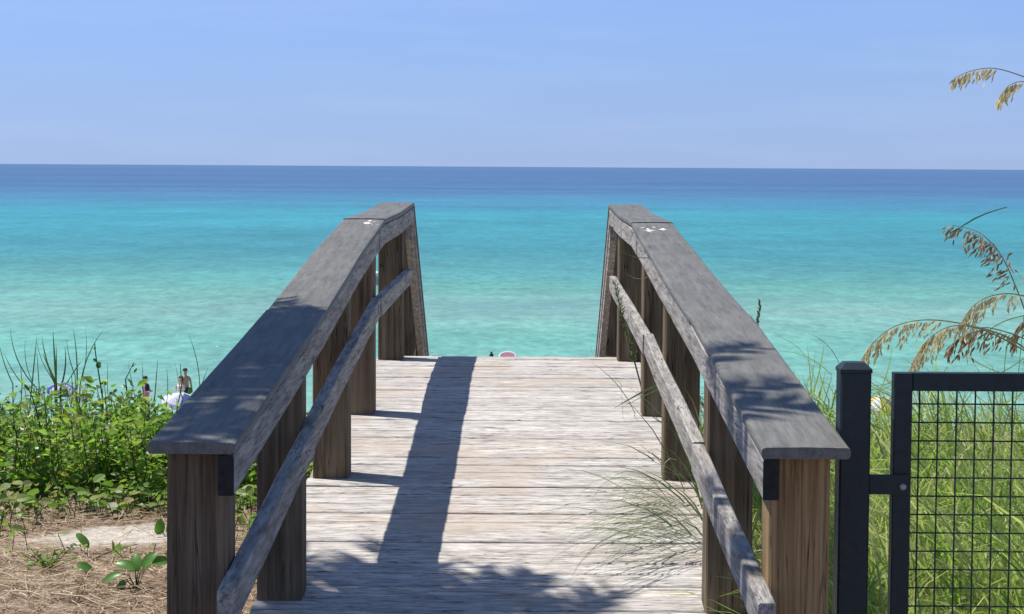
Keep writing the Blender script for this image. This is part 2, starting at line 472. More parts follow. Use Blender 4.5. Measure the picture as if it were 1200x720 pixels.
# ------------------------------------------------------------------ boardwalk
XL, XR = -.775, .645
bw = thing('boardwalk', (-.06, 2.4, -1.47), 'weathered grey plank boardwalk rising gently to stairs above the beach', 'boardwalk')
mb = MB()
y = 2.45
while y < 11.17:
    wd = .130 + R.uniform(-.004, .004)
    y1 = min(y + wd, 11.19)
    gap = R.uniform(.009, .021)
    zo = R.uniform(-.003, .003); za, zb = deck_h(y) + zo + R.uniform(-.0015, .0015), deck_h(y1) + zo + R.uniform(-.0015, .0015)
    x0 = XL + R.uniform(-.012, .012); x1 = XR + R.uniform(-.012, .012)
    ang = R.uniform(-.0022, .0022)
    rings = []
    ns = 10
    ph = R.uniform(0, 10)
    for k in range(ns + 1):
        x = x0 + (x1 - x0) * k / ns
        dy = (x + .06) * ang + .0012 * mnoise.noise(Vector((x * 5, ph, 0)))
        dz = .0022 * mnoise.noise(Vector((x * 2.5, ph, 3)))
        a, b = y + dy + gap * .5, y1 + dy - gap * .5
        ch = .004
        th = .036
        rings.append([Vector((x, a, za + dz - th)), Vector((x, a, za + dz - ch)), Vector((x, a + ch, za + dz)),
                      Vector((x, (a + b) / 2, (za + zb) / 2 + dz + .0008)),
                      Vector((x, b - ch, zb + dz)), Vector((x, b, zb + dz - ch)), Vector((x, b, zb + dz - th))])
    mb.loft(rings)
    y = y1
mb.build('deck', M['deck'], bw)
for sx in (XL + .06, -.06, XR - .06):
    mb = MB()
    rings = []
    for i in range(24):
        yy = 2.5 + i * (8.6 / 23)
        z1 = deck_h(yy) - .042
        rings.append([Vector((sx - .02, yy, z1 - .18)), Vector((sx + .02, yy, z1 - .18)), Vector((sx + .02, yy, z1)), Vector((sx - .02, yy, z1))])
    mb.loft(rings)
    mb.build('joist', M['stringer'], bw)
# stairs down the dune face
SY0, SZ0, RUN, RISE, NST = 11.2, deck_h(11.19), .30, .165, 17
mb = MB()
for k in range(1, NST + 1):
    yy = SY0 + RUN * (k - 1) + .005
    zz = SZ0 - RISE * k
    for q in range(2):
        a = yy + q * .148
        mb.box((XL + .05, a, zz - .036), (XR - .05, a + .142, zz), .003)
mb.build('stair_tread', M['stair'], bw)
for sx in (XL + .03, XR - .07):
    mb = MB()
    ya, yb = SY0 + .01, SY0 + RUN * NST
    za, zb = SZ0 - .06, SZ0 - .06 - RISE * NST
    mb.loft([[Vector((sx, ya, za)), Vector((sx + .04, ya, za)), Vector((sx + .04, ya, za - .28)), Vector((sx, ya, za - .28))],
             [Vector((sx, yb, zb)), Vector((sx + .04, yb, zb)), Vector((sx + .04, yb, zb - .28)), Vector((sx, yb, zb - .28))]])
    mb.build('stair_stringer', M['stringer'], bw)

# ------------------------------------------------------------------ railings
def skew(sgn, yy):
    """the right railing stands a touch wider at the near end"""
    return .011 - .022 * (min(yy, 11.7) - 4.3) / 7.4 if sgn > 0 else 0.0

def sweep(mb, ys, xin, sgn, prof, zf, xf=None):
    """profile points (distance outward from inner edge, height below top) swept along y"""
    rings = []
    for yy in ys:
        xo = (xf(yy) if xf else 0) + skew(sgn, yy)
        rings.append([Vector((xin + xo + sgn * u, yy, zf(yy) - w)) for u, w in prof])
    mb.loft(rings)

def railing(side):
    L = side == 'L'
    sgn = -1 if L else 1
    xin = -.617 if L else .508
    capz = [(4.30, .604), (6.42, .455), (7.8, .334), (9.2, .239), (10.5, .232), (11.7, .209)] if L else \
           [(4.30, .600), (6.2, .449), (7.62, .368), (9.35, .252), (10.5, .242), (11.7, .213)]
    cz = lambda yy: -lerp_tab(capz, yy)
    midz = [(4.2, .978), (5.92, .840), (8.72, .645), (11.2, .640)] if L else [(4.2, .998), (5.9, .880), (8.2, .752), (11.2, .672)]
    mz = lambda yy: -lerp_tab(midz, yy)
    root = thing('wooden_railing', (xin + sgn * .09, 4.4, -1.46),
                 'wooden railing left of the boardwalk, its near cap board in dark shade' if L else
                 'wooden railing right of the boardwalk beside the black gate, near cap dappled with shade', 'railing')
    # cap boards
    joints = [4.36, 6.42, 9.2, 11.7] if L else [4.33, 6.2, 9.35, 11.7]
    wv = R.uniform(0, 100)
    for a, b in zip(joints, joints[1:]):
        mb = MB()
        n = 14
        ys = [a + .005 + (b - a - .010) * k / n for k in range(n + 1)]
        w, th, r = .186, .024, .007
        prof = [(-.004, r), (-.004 + r * .35, r * .3), (r, 0), (w * .5, -.0015), (w - r, 0), (w - r * .3, r * .3), (w, r), (w, th - r), (w - r * .4, th - r * .3), (w - r, th), (r, th), (-.004 + r * .3, th - r * .3), (-.004, th - r)]
        dz = (.003, -.002, .002)[joints.index(a)]
        sweep(mb, ys, xin, sgn, prof, lambda yy: cz(yy) + dz + .002 * mnoise.noise(Vector((yy * 1.5, wv, 0))), lambda yy: .003 * mnoise.noise(Vector((yy * .8, wv, 7))))
        mb.build('cap_board', M['cap'], root)
    # apron boards under the cap
    aj = [4.372, 6.0, 8.9, 11.66] if L else [4.345, 6.9, 9.0, 11.66]
    for i, (a, b) in enumerate(zip(aj, aj[1:])):
        mb = MB()
        n = 14
        ys = [a + .002 + (b - a - .004) * k / n for k in range(n + 1)]
        u = [0, .002, -.001][i]
        prof = [(u + .003, 0), (u, .003), (u, .083), (u + .003, .087), (u + .033, .087), (u + .035, .084), (u + .035, 0)]
        sweep(mb, ys, xin, sgn, prof, lambda yy: cz(yy) - .026)
        ob = mb.build('apron_board', [M['rail'], M['end']], root)
        if i == 0:
            for p in ob.data.polygons:
                if abs(p.normal.y) > .9 and p.center.y + 4.4 < a + .02: p.material_index = 1
    # mid rails
    mj = [4.25, 5.92, 8.72, 11.15] if L else [4.25, 5.9, 8.2, 11.15]
    for i, (a, b) in enumerate(zip(mj, mj[1:])):
        mb = MB()
        n = 14
        ys = [a + .003 + (b - a - .006) * k / n for k in range(n + 1)]
        u = -.018 + [0, .003, -.001][i] - .0
        hh = .082
        prof = [(u + .004, 0), (u, .004), (u, hh - .004), (u + .004, hh), (u + .034, hh), (u + .037, hh - .003), (u + .037, .003), (u + .033, 0)]
        wob = R.uniform(0, 50)
        sweep(mb, ys, xin, sgn, prof, lambda yy: mz(yy) + hh + .002 * mnoise.noise(Vector((yy * .9, wob, 0))) + [0, .004, .0][i],
              lambda yy: .004 * mnoise.noise(Vector((yy * 1.2, wob, 5))))
        ob = mb.build('mid_rail', M['rail'], root)
    # posts
    fronts = [4.41, 5.9, 7.5, 8.8, 10.93] if L else [4.38, 5.8, 7.5, 8.8, 10.93]
    for i, yy in enumerate(fronts):
        mb = MB()
        zt = cz(yy + .07) - .027
        x0 = xin + sgn * .019 + skew(sgn, yy); x1 = x0 + sgn * .131
        zb = ground_z(x0, yy) - .25
        ch = .005
        rings = []
        lean = (-.012 if (L and i == 0) else 0)
        for k in range(7):
            z = zb + (zt - zb) * k / 6
            jx = .0015 * mnoise.noise(Vector((z * 2, yy, 1))) + lean * (1 - k / 6)
            xa, xb = sorted((x0, x1))
            ztop = z
            pr = [(xa + ch, yy), (xb - ch, yy), (xb, yy + ch), (xb, yy + .14 - ch), (xb - ch, yy + .14), (xa + ch, yy + .14), (xa, yy + .14 - ch), (xa, yy + ch)]
            rings.append([Vector((x + jx, q, z + (0 if k < 6 else (cz(q) - .027 - zt)))) for x, q in pr])
        mb.loft(rings)
        ob = mb.build('post', M['post_warm'] if (not L and i == 0) else M['post'], root)
        if not L and i == 0: ob['label'] = 'warm brown near post'
    # rail descending with the stairs
    ya, za = 11.69, cz(11.69) - .002
    sl_ = RISE / RUN
    yb = SY0 + RUN * NST - .1
    f = lambda yy: za - sl_ * (yy - ya)
    mb = MB()
    sweep(mb, [ya + .003, yb], xin, sgn, [(-.004, .004), (0, 0), (.182, 0), (.186, .004), (.186, .024), (-.004, .024)], f)
    mb.build('stair_cap_board', M['cap'], root)
    mb = MB()
    sweep(mb, [ya - .02, yb - .02], xin, sgn, [(.001, .029), (.001, .115), (.036, .115), (.036, .029)], f)
    mb.build('stair_apron_board', M['rail'], root)
    mb = MB()
    sweep(mb, [11.16, yb], xin, sgn, [(-.018, .40), (-.018, .48), (.018, .48), (.018, .40)], f)
    mb.build('stair_mid_rail', M['rail'], root)
    for yy in (12.5, 14.0, 15.6):
        mb = MB()
        xa, xb = sorted((xin + sgn * .019 + skew(sgn, yy), xin + sgn * .15 + skew(sgn, yy)))
        gz = ground_z(xa, yy) - .4
        mb.loft([[Vector(p) for p in ((xa, yy, gz), (xb, yy, gz), (xb, yy + .14, gz), (xa, yy + .14, gz))],
                 [Vector(p) for p in ((xa, yy, f(yy) - .034), (xb, yy, f(yy) - .034), (xb, yy + .14, f(yy + .14) - .034), (xa, yy + .14, f(yy + .14) - .034))]])
        mb.build('stair_post', M['post'], root)
    # white bird droppings spattered on the cap at the far bend
    mb = MB(); rr = random.Random(9 if L else 10)
    for k in range(16):
        q_ = abs(rr.gauss(0, 1))
        cx_ = xin + sgn * ((.055 if L else .06) + rr.gauss(0, .022)); cy_ = 9.02 + rr.gauss(0, .075)
        r = rr.uniform(.003, .008) if k > 2 else rr.uniform(.010, .016)
        ph = rr.uniform(0, 6)
        pts = []
        for j in range(12):
            t_ = j * math.pi / 6
            x_ = cx_ + math.cos(t_) * r * (1 + .5 * math.sin(3 * t_ + ph)); y_ = cy_ + math.sin(t_) * r * 2.4 * (1 + .4 * math.cos(2 * t_ + ph))
            pts.append((x_, y_, cz(y_) - .002 + .002 * mnoise.noise(Vector((y_ * 1.5, wv, 0))) + .0024))
        mb.face(pts)
    mb.open = True
    mb.build('bird_dropping', M['white_spot'], root)
railing('L')
railing('R')

# ------------------------------------------------------------------ gate and its post
GY = 4.52
def zpx(px, py): return P(px, py, GY).z
def xpx(px, py=560): return P(px, py, GY).x
gx0, gx1 = xpx(983.5), xpx(1019.5)
gp = thing('gate_post', ((gx0 + gx1) / 2, GY, -1.47), 'square black steel post with a low peaked cap beside the railing end', 'post')
mb = MB()
dpt = gx1 - gx0
mb.box((gx0, GY, -1.7), (gx1, GY + dpt, zpx(1000, 438)), .004)
mb.build('shaft', M['steel'], gp)
mb = MB()
zt0, zt1 = zpx(1000, 438) + .001, zpx(1000, 426)
e = .0015
mb.loft([[Vector((gx0 - e, GY - e, zt0)), Vector((gx1 + e, GY - e, zt0)), Vector((gx1 + e, GY + dpt + e, zt0)), Vector((gx0 - e, GY + dpt + e, zt0))],
         [Vector((gx0 - e, GY - e, zt0 + .008)), Vector((gx1 + e, GY - e, zt0 + .008)), Vector((gx1 + e, GY + dpt + e, zt0 + .008)), Vector((gx0 - e, GY + dpt + e, zt0 + .008))],
         [Vector((gx0 + .012, GY + .012, zt1)), Vector((gx1 - .012, GY + .012, zt1)), Vector((gx1 - .012, GY + dpt - .012, zt1)), Vector((gx0 + .012, GY + dpt - .012, zt1))]])
mb.build('cap', M['steel'], gp)

fx0, fx1 = xpx(1047.5), xpx(1069)
gate = thing('metal_gate', ((fx0 + fx1) / 2, GY, -1.47), 'black steel gate with square wire mesh in front of the tall dune grass', 'gate')
gt_top, gt_in = zpx(1100, 438.5), zpx(1100, 459.5)
gy0, gy1 = GY + .014, GY + .052
gxr = fx0 + 1.05
gzb = -1.40
mb = MB(); mb.box((fx0, gy0, gzb), (fx1, gy1, gt_top - .0005), .002); mb.build('stile', M['steel'], gate)
mb = MB(); mb.box((gxr, gy0, gzb), (gxr + .039, gy1, gt_top - .0005), .002); mb.build('stile', M['steel'], gate)
mb = MB(); mb.box((fx1 + .0005, gy0 + .001, gt_in), (gxr - .0005, gy1 - .001, gt_top), .002); mb.build('top_rail', M['steel'], gate)
mb = MB(); mb.box((fx1 + .0005, gy0 + .001, gzb), (gxr - .0005, gy1 - .001, gzb + .039), .002); mb.build('bottom_rail', M['steel'], gate)
mb = MB()
step = 22.05 / F * GY
x = xpx(1079.3)
while x < gxr:
    mb.tube([(x, GY + .034, gzb + .02), (x, GY + .034, gt_in + .01)], .0020, 6); x += step
z = zpx(1079.3, 475.4)
while z > gzb + .03:
    mb.tube([(fx1 - .01, GY + .0305, z), (gxr + .01, GY + .0305, z)], .0020, 6); z -= step
mb.build('wire_mesh', M['steel'], gate)
ha, hb = zpx(1040, 557), zpx(1040, 580)
mb = MB(); mb.box((gx1 + .0006, GY + .004, hb), (fx0 + .033, GY + .0125, ha), .001)
hinge = mb.build('hinge_arm', M['steel'], gate)
mb = MB()
c = Vector((xpx(1058.5), GY + .0035, zpx(1058, 571)))
mb.loft([[c + Vector((math.cos(k * math.pi / 6) * .0075, dy, math.sin(k * math.pi / 6) * .0075)) for k in range(12)] for dy in (0, -.003)] +
        [[c + Vector((math.cos(k * math.pi / 6) * .004, -.005, math.sin(k * math.pi / 6) * .004)) for k in range(12)]])
mb.build('bolt', M['bolt'], hinge)

# ------------------------------------------------------------------ palm whose crown shades the near boardwalk
def palm():
    base = Vector((-3.55, 4.3, -1.5))
    root = thing('palm_tree', base, 'palm tree whose fronds shade the near end of the boardwalk', 'palm tree')
    crown = Vector((-3.15, 4.9, 3.1))
    mb = MB()
    pts = []
    for k in range(13):
        t_ = k / 12
        p = base.lerp(crown, t_); p.x -= .18 * math.sin(t_ * math.pi); pts.append(p)
    mb.tube(pts, [.17 - .05 * k / 12 + (.012 if k % 2 else 0) for k in range(13)], 12)
    mb.build('trunk', M['trunk'], root)
    #            azimuth(from +x to +y) , length, rise, droop
    fr = [(12, 2.3, .25, .35), (30, 2.5, .45, .5), (48, 2.15, .25, .55), (62, 2.3, .6, .7),  (80, 1.9, .05, .5), (55, 2.3, .15, .4), (64, 2.25, .0, .35), (70, 2.4, .3, .5), (74, 2.1, .5, .4), (-8, 2.4, .5, .5), (-28, 2.3, .2, .5), (75, 2.3, .2, .6), (95, 1.9, .5, .7),
          (-50, 2.1, .5, .6), (130, 1.8, .3, .7), (165, 1.9, .5, .8), (200, 1.8, .3, .7), (240, 1.9, .5, .7), (280, 2.0, .4, .7), (310, 2.0, .3, .6), (22, 2.1, .9, .5), (50, 2.3, .1, .25, .6), (57, 2.3, .12, .25, .6), (65, 2.25, .1, .25, .6), ]  # last three, bare past halfway, are added to drop shade on the deck
    for az, Ln, rise, dr, *st in fr:
        mb = MB(); mb.open = True
        a = math.radians(az); d = Vector((math.cos(a), math.sin(a), 0)); s = Vector((-d.y, d.x, 0))
        n = 34
        rp = []
        for k in range(n + 1):
            t_ = k / n
            rp.append(crown + d * (Ln * t_) + Vector((0, 0, rise * math.sin(min(1, t_ * 1.3) * math.pi / 2) - dr * t_ ** 2.4)))
        mb.tube(rp, [.014 - .011 * k / n for k in range(n + 1)], 5)
        for k in range(int(n * st[0]) if st else 5, n + 1):
            t_ = k / n
            ll = .46 * math.sin(math.pi * (.12 + .82 * t_)) + .06
            tg = (rp[min(k + 1, n)] - rp[k - 1]).normalized()
            for sg in (-1, 1):
                for q in (0, .5):
                    if R.random() < (.05 if st else .2): continue
                    p = rp[k] - tg * (q * Ln / n)
                    dd = (s * sg * .8 + tg * (.55 + .5 * t_) + Vector((0, 0, R.uniform(-.3, .05)))).normalized()
                    mid = p + dd * ll * .5; tip = p + dd * ll - Vector((0, 0, .28 * ll))
                    mb.ribbon([p, mid, tip], [.02, .026, .003], tg.cross(dd).cross(dd).normalized())
        mb.build('frond', M['frond'], root)
palm()

# ------------------------------------------------------------------ vegetation
def rnd_dir(r, zmin=-1, zmax=1):
    z = r.uniform(zmin, zmax); a = r.uniform(0, 2 * math.pi); q = math.sqrt(max(0, 1 - z * z))
    return Vector((q * math.cos(a), q * math.sin(a), z))

def blade(mb, base, tip, bow, w, n=6, side=None, sag=0.0):
    """curved tapering grass blade from base to tip; bow lifts the middle"""
    base, tip = Vector(base), Vector(tip)
    pts = []
    for k in range(n + 1):
        t_ = k / n
        p = base.lerp(tip, t_) + bow * (4 * t_ * (1 - t_)) * (.75 + .5 * t_)
        pts.append(p)
    if side is None:
        d = (tip - base).normalized(); side = d.cross(Vector((0, -1, .3)))
        if side.length < .1: side = Vector((1, 0, 0))
        side.normalize()
    mb.ribbon(pts, [w * (.7 + .6 * (k / n)) if k / n < .4 else w * max(.06, 1.25 * (1 - ((k / n - .4) / .6) ** 1.6)) for k in range(n + 1)], side)

# --- left thicket: a mass of leafy shrubs
def thicket():
    r = random.Random(21)
    mb = MB(); mb.open = True
    for i in range(235):
        yy = 8.9 + 2.9 * r.random() ** 1.1
        lx = -640 / F * yy
        x = r.uniform(lx - .5, -.98)
        gz = ground_z(x, yy)
        hmax = r.uniform(.34, .66) * (.65 + .35 * min(1, (yy - 8.7) / 1.0))
        hmax *= .86 + .30 * mnoise.noise(Vector((x * 1.7, yy * .5, 9)))
        line = 455 + 22 * max(0, min(1, (x * F / yy + 611 - 120) / 80)) + 6 * mnoise.noise(Vector((x * 5, yy * .3, 4)))
        hmax = max(.1, min(hmax, -(line - 193.5) / F * yy - gz + r.uniform(-.02, .04)))
        for s_ in range(r.randint(2, 4)):
            d = Vector((r.gauss(0, .22), r.gauss(0, .22), 1)).normalized()
            H = hmax * r.uniform(.72, 1.06)
            top = Vector((x, yy, gz)) + d * H
            pts = [Vector((x, yy, gz)), Vector((x, yy, gz)).lerp(top, .5) + Vector((r.gauss(0, .02), r.gauss(0, .02), 0)), top]
            mb.cur = 1
            mb.tube(pts, [.004, .003, .0015], 4, False)
            mb.cur = 0
            nl = int(15 + H * 45)
            for k in range(nl):
                t_ = .12 + .88 * (k / nl)
                p = pts[0].lerp(pts[1], t_ * 2) if t_ < .5 else pts[1].lerp(pts[2], t_ * 2 - 1)
                dd = rnd_dir(r, -.25, .75)
                p = p + dd * r.uniform(.0, .07)
                L = r.choice((r.uniform(.018, .036), r.uniform(.028, .05), r.uniform(.04, .066))) * (1.12 if t_ < .5 else .9)
                mb.cur = 2 if r.random() < .008 else (3 if r.random() < .12 else 0)
                mb.leaf(p, dd, rnd_dir(r, .3, 1), L, L * r.uniform(.42, .62), r.uniform(.1, .4), r.uniform(0, .35), pts=((0, .06), (.35, .95), (.7, .8), (1, .05)))
    o = mb.build('dune_thicket', [M['leaf'], M['stem'], M['yellow'], M['leaf_vine']])
    tag(o, 'dense bright green leafy thicket left of the boardwalk', 'thicket', kind='stuff')
thicket()

def ground_cover():
    r = random.Random(4)
    mb = MB(); mb.open = True
    for i in range(2100):
        yy = r.uniform(7.95, 9.5) if r.random() < .85 else r.uniform(7.2, 9.0)
        if yy < 8.5 and r.random() < .72: continue
        x = r.uniform(-2.7, -.95)
        if ((x + 1.66) / .4) ** 2 + ((yy - 8.1) / .35) ** 2 < 1: continue
        gz = ground_z(x, yy)
        hgt = r.uniform(.01, .10)
        p = Vector((x, yy, gz + hgt))
        mb.cur = 0
        d = rnd_dir(r, -.1, .5)
        L = r.uniform(.022, .058)
        mb.leaf(p, d, rnd_dir(r, .4, 1), L, L * r.uniform(.7, .95), r.uniform(.1, .35), r.uniform(0, .3), pts=((0, .25), (.18, .85), (.5, 1), (.82, .8), (1, .25)))
        mb.cur = 1
        mb.tube([Vector((x + r.gauss(0, .02), yy + r.gauss(0, .02), gz - .005)), p], .0016, 4, False)
    o = mb.build('ground_cover', [M['leaf_vine'], M['stem']])
    tag(o, 'low round leaved vines creeping over the straw below the thicket', 'ground cover', kind='stuff')
ground_cover()

def straw():
    r = random.Random(8)
    mb = MB(); mb.open = True
    for i in range(19000):
        x = r.uniform(-2.9, -.78); yy = 5.9 + 3.6 * r.random()
        e_ = ((x + 1.66) / .34) ** 2 + ((yy - 8.1) / .30) ** 2 + mnoise.noise(Vector((x * 6, yy * 6, 2))) * .8
        if e_ < 1 and r.random() < .82: continue
        gz = ground_z(x, yy)
        a = r.uniform(0, math.pi * 2); L = r.uniform(.03, .15)
        d = Vector((math.cos(a), math.sin(a), r.gauss(0, .12)))
        b = Vector((-d.y, d.x, 0)) * r.gauss(0, .012)
        p = Vector((x, yy, gz + .002 + r.random() ** 2 * .022))
        w = r.uniform(.0018, .0038)
        sd = (Vector((-d.y, d.x, 0)) + Vector((0, 0, r.uniform(-.6, .6)))).normalized()
        mb.ribbon([p - d * L / 2, p + b, p + d * L / 2], [w, w, w * .4], sd)
    o = mb.build('pine_straw', M['straw'])
    tag(o, 'brown fallen pine straw covering the sand at lower left', 'pine straw', kind='stuff')
straw()

def sticks():
    r = random.Random(3)
    data = [((5, 702), (60, 712), 6.95), ((30, 680), (33, 705), 7.0), ((105, 655), (160, 632), 7.7), ((60, 706), (118, 714), 6.8), ((86, 712), (98, 690), 7.0)]
    labs = ['pale dry stick lying flat at the bottom left corner of the straw', 'short upright pale dry stem among the straw at lower left',
            'thin brown twig lying across the bare sand patch', 'bent pale dry stick on the straw near the bottom edge', 'short slanting brown twig on the straw near the bottom edge']
    for (a, b, yy), lab in zip(data, labs):
        pa, pb = P(*a, yy), P(*b, yy)
        def ong(px, py):
            d = P(px, py, 1.0); t_ = -1.455 / d.z; q = d * t_; q.z = ground_z(q.x, q.y) + .014; return q
        pa, pb = ong(*a), ong(*b)
        mid = pa.lerp(pb, .5) + Vector((r.gauss(0, .01), r.gauss(0, .02), .008))
        mb = MB(); mb.tube([pa, mid, pb], [.0035, .0032, .002], 5)
        o = mb.build('dry_twig', M['straw'] if 'pale' in lab else M['twig'], origin=pa)
        tag(o, lab, 'twig', 'dry twigs on the straw')
sticks()

def on_ground(px, py, dz=0):
    d = P(px, py, 1.0); q = d * (-1.455 / d.z)
    for _ in range(4):
        z = ground_z(q.x, q.y) + dz; q = d * (z / d.z)
    return q

ROUND = ((0, .12), (.12, .62), (.32, .95), (.55, 1.0), (.78, .85), (.93, .55), (1.0, .18))
def vine_plant(name, label, basepx, leaves, scale=1.0):
    """leaves: (px, py, angle in picture deg, length px, width ratio, facing)"""
    b = on_ground(*basepx)
    root = thing(name, b, label, 'vine plant', 'small vine plants on the straw')
    sm = MB()
    for (px, py, ang, Lp, wr, tilt) in leaves:
        mb = MB(); mb.open = True
        yy = b.y + tilt * .02
        p = P(px, py, yy)
        if p.z < ground_z(p.x, p.y) + .012: p.z = ground_z(p.x, p.y) + .012
        L = Lp / F * yy
        a = math.radians(ang)
        d = Vector((math.cos(a), .25 * tilt, math.sin(a))).normalized()
        n = Vector((.25 * math.sin(a), -.75, .75))
        mb.leaf(p, d, n + Vector((math.sin(px) * .5, 0, 0)), L, L * wr * .82, .42, .35, pts=ROUND)
        mb.build('leaf', M['leaf_big'], root, smooth=True)
        sm.tube([b + Vector((0, 0, -.01)), b.lerp(p, .5) + Vector((0, 0, .02)), p], [.0024, .002, .0016], 5)
    sm.build('stem', M['stem'], root)
vine_plant('vine_plant', 'broad leaved vine seedling beside the near left railing post', (160, 690),
           [(143, 673, 190, 24, .6, -1), (158, 668, 150, 24, .75, 0), (162, 670, 105, 22, .8, 1), (168, 667, 62, 24, .75, 0), (146, 680, 245, 22, .6, -1), (140, 690, 255, 18, .5, -1), (178, 661, 20, 20, .8, 1)])
vine_plant('vine_plant', 'single curled vine leaf standing before the bare sand patch', (97, 648), [(104, 642, 125, 22, .55, 0), (90, 640, 150, 8, .6, 0)])
vine_plant('vine_plant', 'small vine sprout with one rounded leaf below the sand patch', (103, 674), [(90, 662, -8, 20, .7, -1), (98, 668, 160, 9, .6, 1)])
vine_plant('vine_plant', 'vine leaf pair close behind the near left post', (196, 630), [(184, 632, 70, 18, .9, 0), (196, 625, 60, 16, .8, 0)])

def weed():
    r = random.Random(77)
    b = on_ground(58, 668)
    root = thing('small_weed', b, 'small bushy green weed alone on the brown straw', 'weed')
    st = MB(); mb = MB(); mb.open = True
    for k in range(16):
        a = r.uniform(0, 6.28); tip = b + Vector((math.cos(a) * r.uniform(.02, .12), math.sin(a) * .07, r.uniform(.03, .09)))
        st.tube([b, tip], .0015, 4)
        for q in range(7):
            p = b.lerp(tip, r.uniform(.4, 1)); L = r.uniform(.014, .026)
            mb.leaf(p, rnd_dir(r, 0, .6), rnd_dir(r, .3, 1), L, L * .5, .2, .2)
    mb.build('leaf', M['leaf_vine'], root); st.build('stem', M['stem'], root)
weed()

# --- tall blades and stalks standing above the thicket
def grass_clump(name, label, cat, basepx, yy, blades, mat, group, w=.007, grounded=True):
    b = P(*basepx, yy)
    if grounded: b.z = ground_z(b.x, b.y) - .02
    mb = MB(); mb.open = True
    r = random.Random(int(basepx[0] * 7 + basepx[1]))
    for bl in blades:
        (x0, y0), (x1, y1) = bl[0], bl[1]
        bow = bl[2] if len(bl) > 2 else 0
        ww = bl[3] if len(bl) > 3 else w
        p0, p1 = P(x0, y0, yy + r.uniform(-.05, .05)), P(x1, y1, yy + r.uniform(-.1, .1))
        root_ = Vector((p0.x * .4 + b.x * .6, p0.y, b.z))
        p0.z = max(p0.z, b.z)
        d = p1 - p0
        perp = Vector((-d.z, 0, d.x)).normalized() * (bow / F * yy)
        pts = [root_] + [p0.lerp(p1, k / 6) + perp * (4 * (k / 6) * (1 - k / 6)) for k in range(7)]
        wd = [ww * .8, ww, ww, ww * .95, ww * .85, ww * .7, ww * .45, ww * .1]
        sd = d.cross(Vector((0, 1, 0))).normalized()
        mb.ribbon(pts, wd, sd)
    return tag(mb.build(name, mat, origin=b), label, cat, group)

GG = 'tall grass blades above the thicket'
grass_clump('grass_clump', 'tuft of broad dark upright grass blades above the middle of the left thicket', 'grass', (66, 480), 10.6,
            [((66, 452), (62, 388), 0, .011), ((65, 452), (49, 395), 2, .009), ((66, 446), (66, 405), 0, .007), ((64, 445), (50, 415), 0, .010), ((71, 455), (76, 406), -3, .009), ((66, 450), (42, 393), 5, .004)], M['grass_tall'], GG)
grass_clump('grass_clump', 'sparse thin grass blades at the far left edge above the thicket', 'grass', (14, 480), 10.4,
            [((15, 450), (-2, 398), 2, .006), ((26, 450), (4, 412), 2, .005), ((38, 450), (12, 384), 6, .006), ((38, 446), (43, 396), 0, .007), ((26, 450), (24, 428), 0, .005), ((46, 455), (43, 410), 0, .005), ((38, 448), (30, 396), 4, .004)], M['grass_tall'], GG)
grass_clump('grass_clump', 'fan of long thin grass blades leaning right above the thicket', 'grass', (92, 480), 10.8,
            [((90, 458), (86, 386), -2, .008), ((88, 440), (78, 396), 2, .005), ((93, 460), (123, 384), 6, .006), ((94, 450), (100, 385), -4, .005), ((84, 440), (95, 423), 0, .005), ((76, 452), (95, 424), 0, .004)], M['grass_tall'], GG)
grass_clump('grass_clump', 'few thin pale grass stems before the beach umbrella at left', 'grass', (170, 490), 10.9,
            [((168, 470), (167, 425), 0, .005), ((181, 470), (185, 420), 0, .006), ((196, 466), (195, 430), -1, .004), ((214, 470), (205, 424), 0, .004), ((159, 470), (150, 426), 0, .004), ((126, 460), (126, 425), 0, .004), ((213, 452), (211, 424), 0, .007)], M['grass_tall'], GG)
grass_clump('grass_clump', 'single long thin grass stem rising beside the left handrail', 'grass', (240, 480), 10.6,
            [((234, 450), (220, 390), -3, .005), ((236, 452), (244, 430), 0, .004)], M['grass_tall'], GG)

def stalk(label, pts, yy, leaves):
    ps = [P(*p, yy) for p in pts]
    b = ps[0].copy(); b.z = ground_z(b.x, b.y) - .02
    root = thing('tall_weed', b, label, 'weed')
    mb = MB(); mb.tube([b] + ps, [.006] + [.005 - .0035 * k / len(ps) for k in range(len(ps))], 6)
    mb.build('stem', M['stem'], root)
    r = random.Random(len(label))
    for (px, py, ang, Lp, wr) in leaves:
        mb = MB(); mb.open = True
        a = math.radians(ang)
        mb.leaf(P(px, py, yy), Vector((math.cos(a), r.uniform(-.3, .3), math.sin(a))), Vector((r.uniform(-.4, .4), -.8, .6)), Lp / F * yy, Lp / F * yy * wr, .2, .2, pts=ROUND)
        mb.build('leaf', M['leaf_big'], root)
stalk('tall dark weed stalk with round leaves rising above the thicket', [(122, 500), (120, 465), (116, 440), (112, 415), (111, 402)], 10.3,
      [(115, 432, 80, 8, .9), (108, 446, 160, 9, .9), (113, 424, 130, 5, .8), (118, 450, 20, 7, .6), (110, 410, 60, 4, .6), (121, 470, 30, 9, .6), (120, 476, 160, 10, .6), (117, 455, 150, 7, .6)])
stalk('dark woody weed stalk leaning inside the left thicket', [(56, 556), (50, 520), (45, 490), (38, 466), (33, 455)], 9.1,
      [(48, 510, 20, 12, .45), (46, 500, 160, 12, .45), (42, 480, 30, 11, .45), (40, 475, 150, 11, .45), (36, 462, 20, 9, .45), (34, 458, 120, 9, .45), (50, 525, 170, 12, .5), (52, 535, 10, 12, .5)])
stalk('slender leafy weed stalk behind the near left handrail', [(153, 500), (150, 470), (147, 445), (157, 425)], 10.4,
      [(155, 430, 40, 6, .5), (157, 437, 60, 6, .5), (149, 455, 150, 8, .5), (150, 460, 20, 8, .5), (222, 462, 80, 8, .7)])

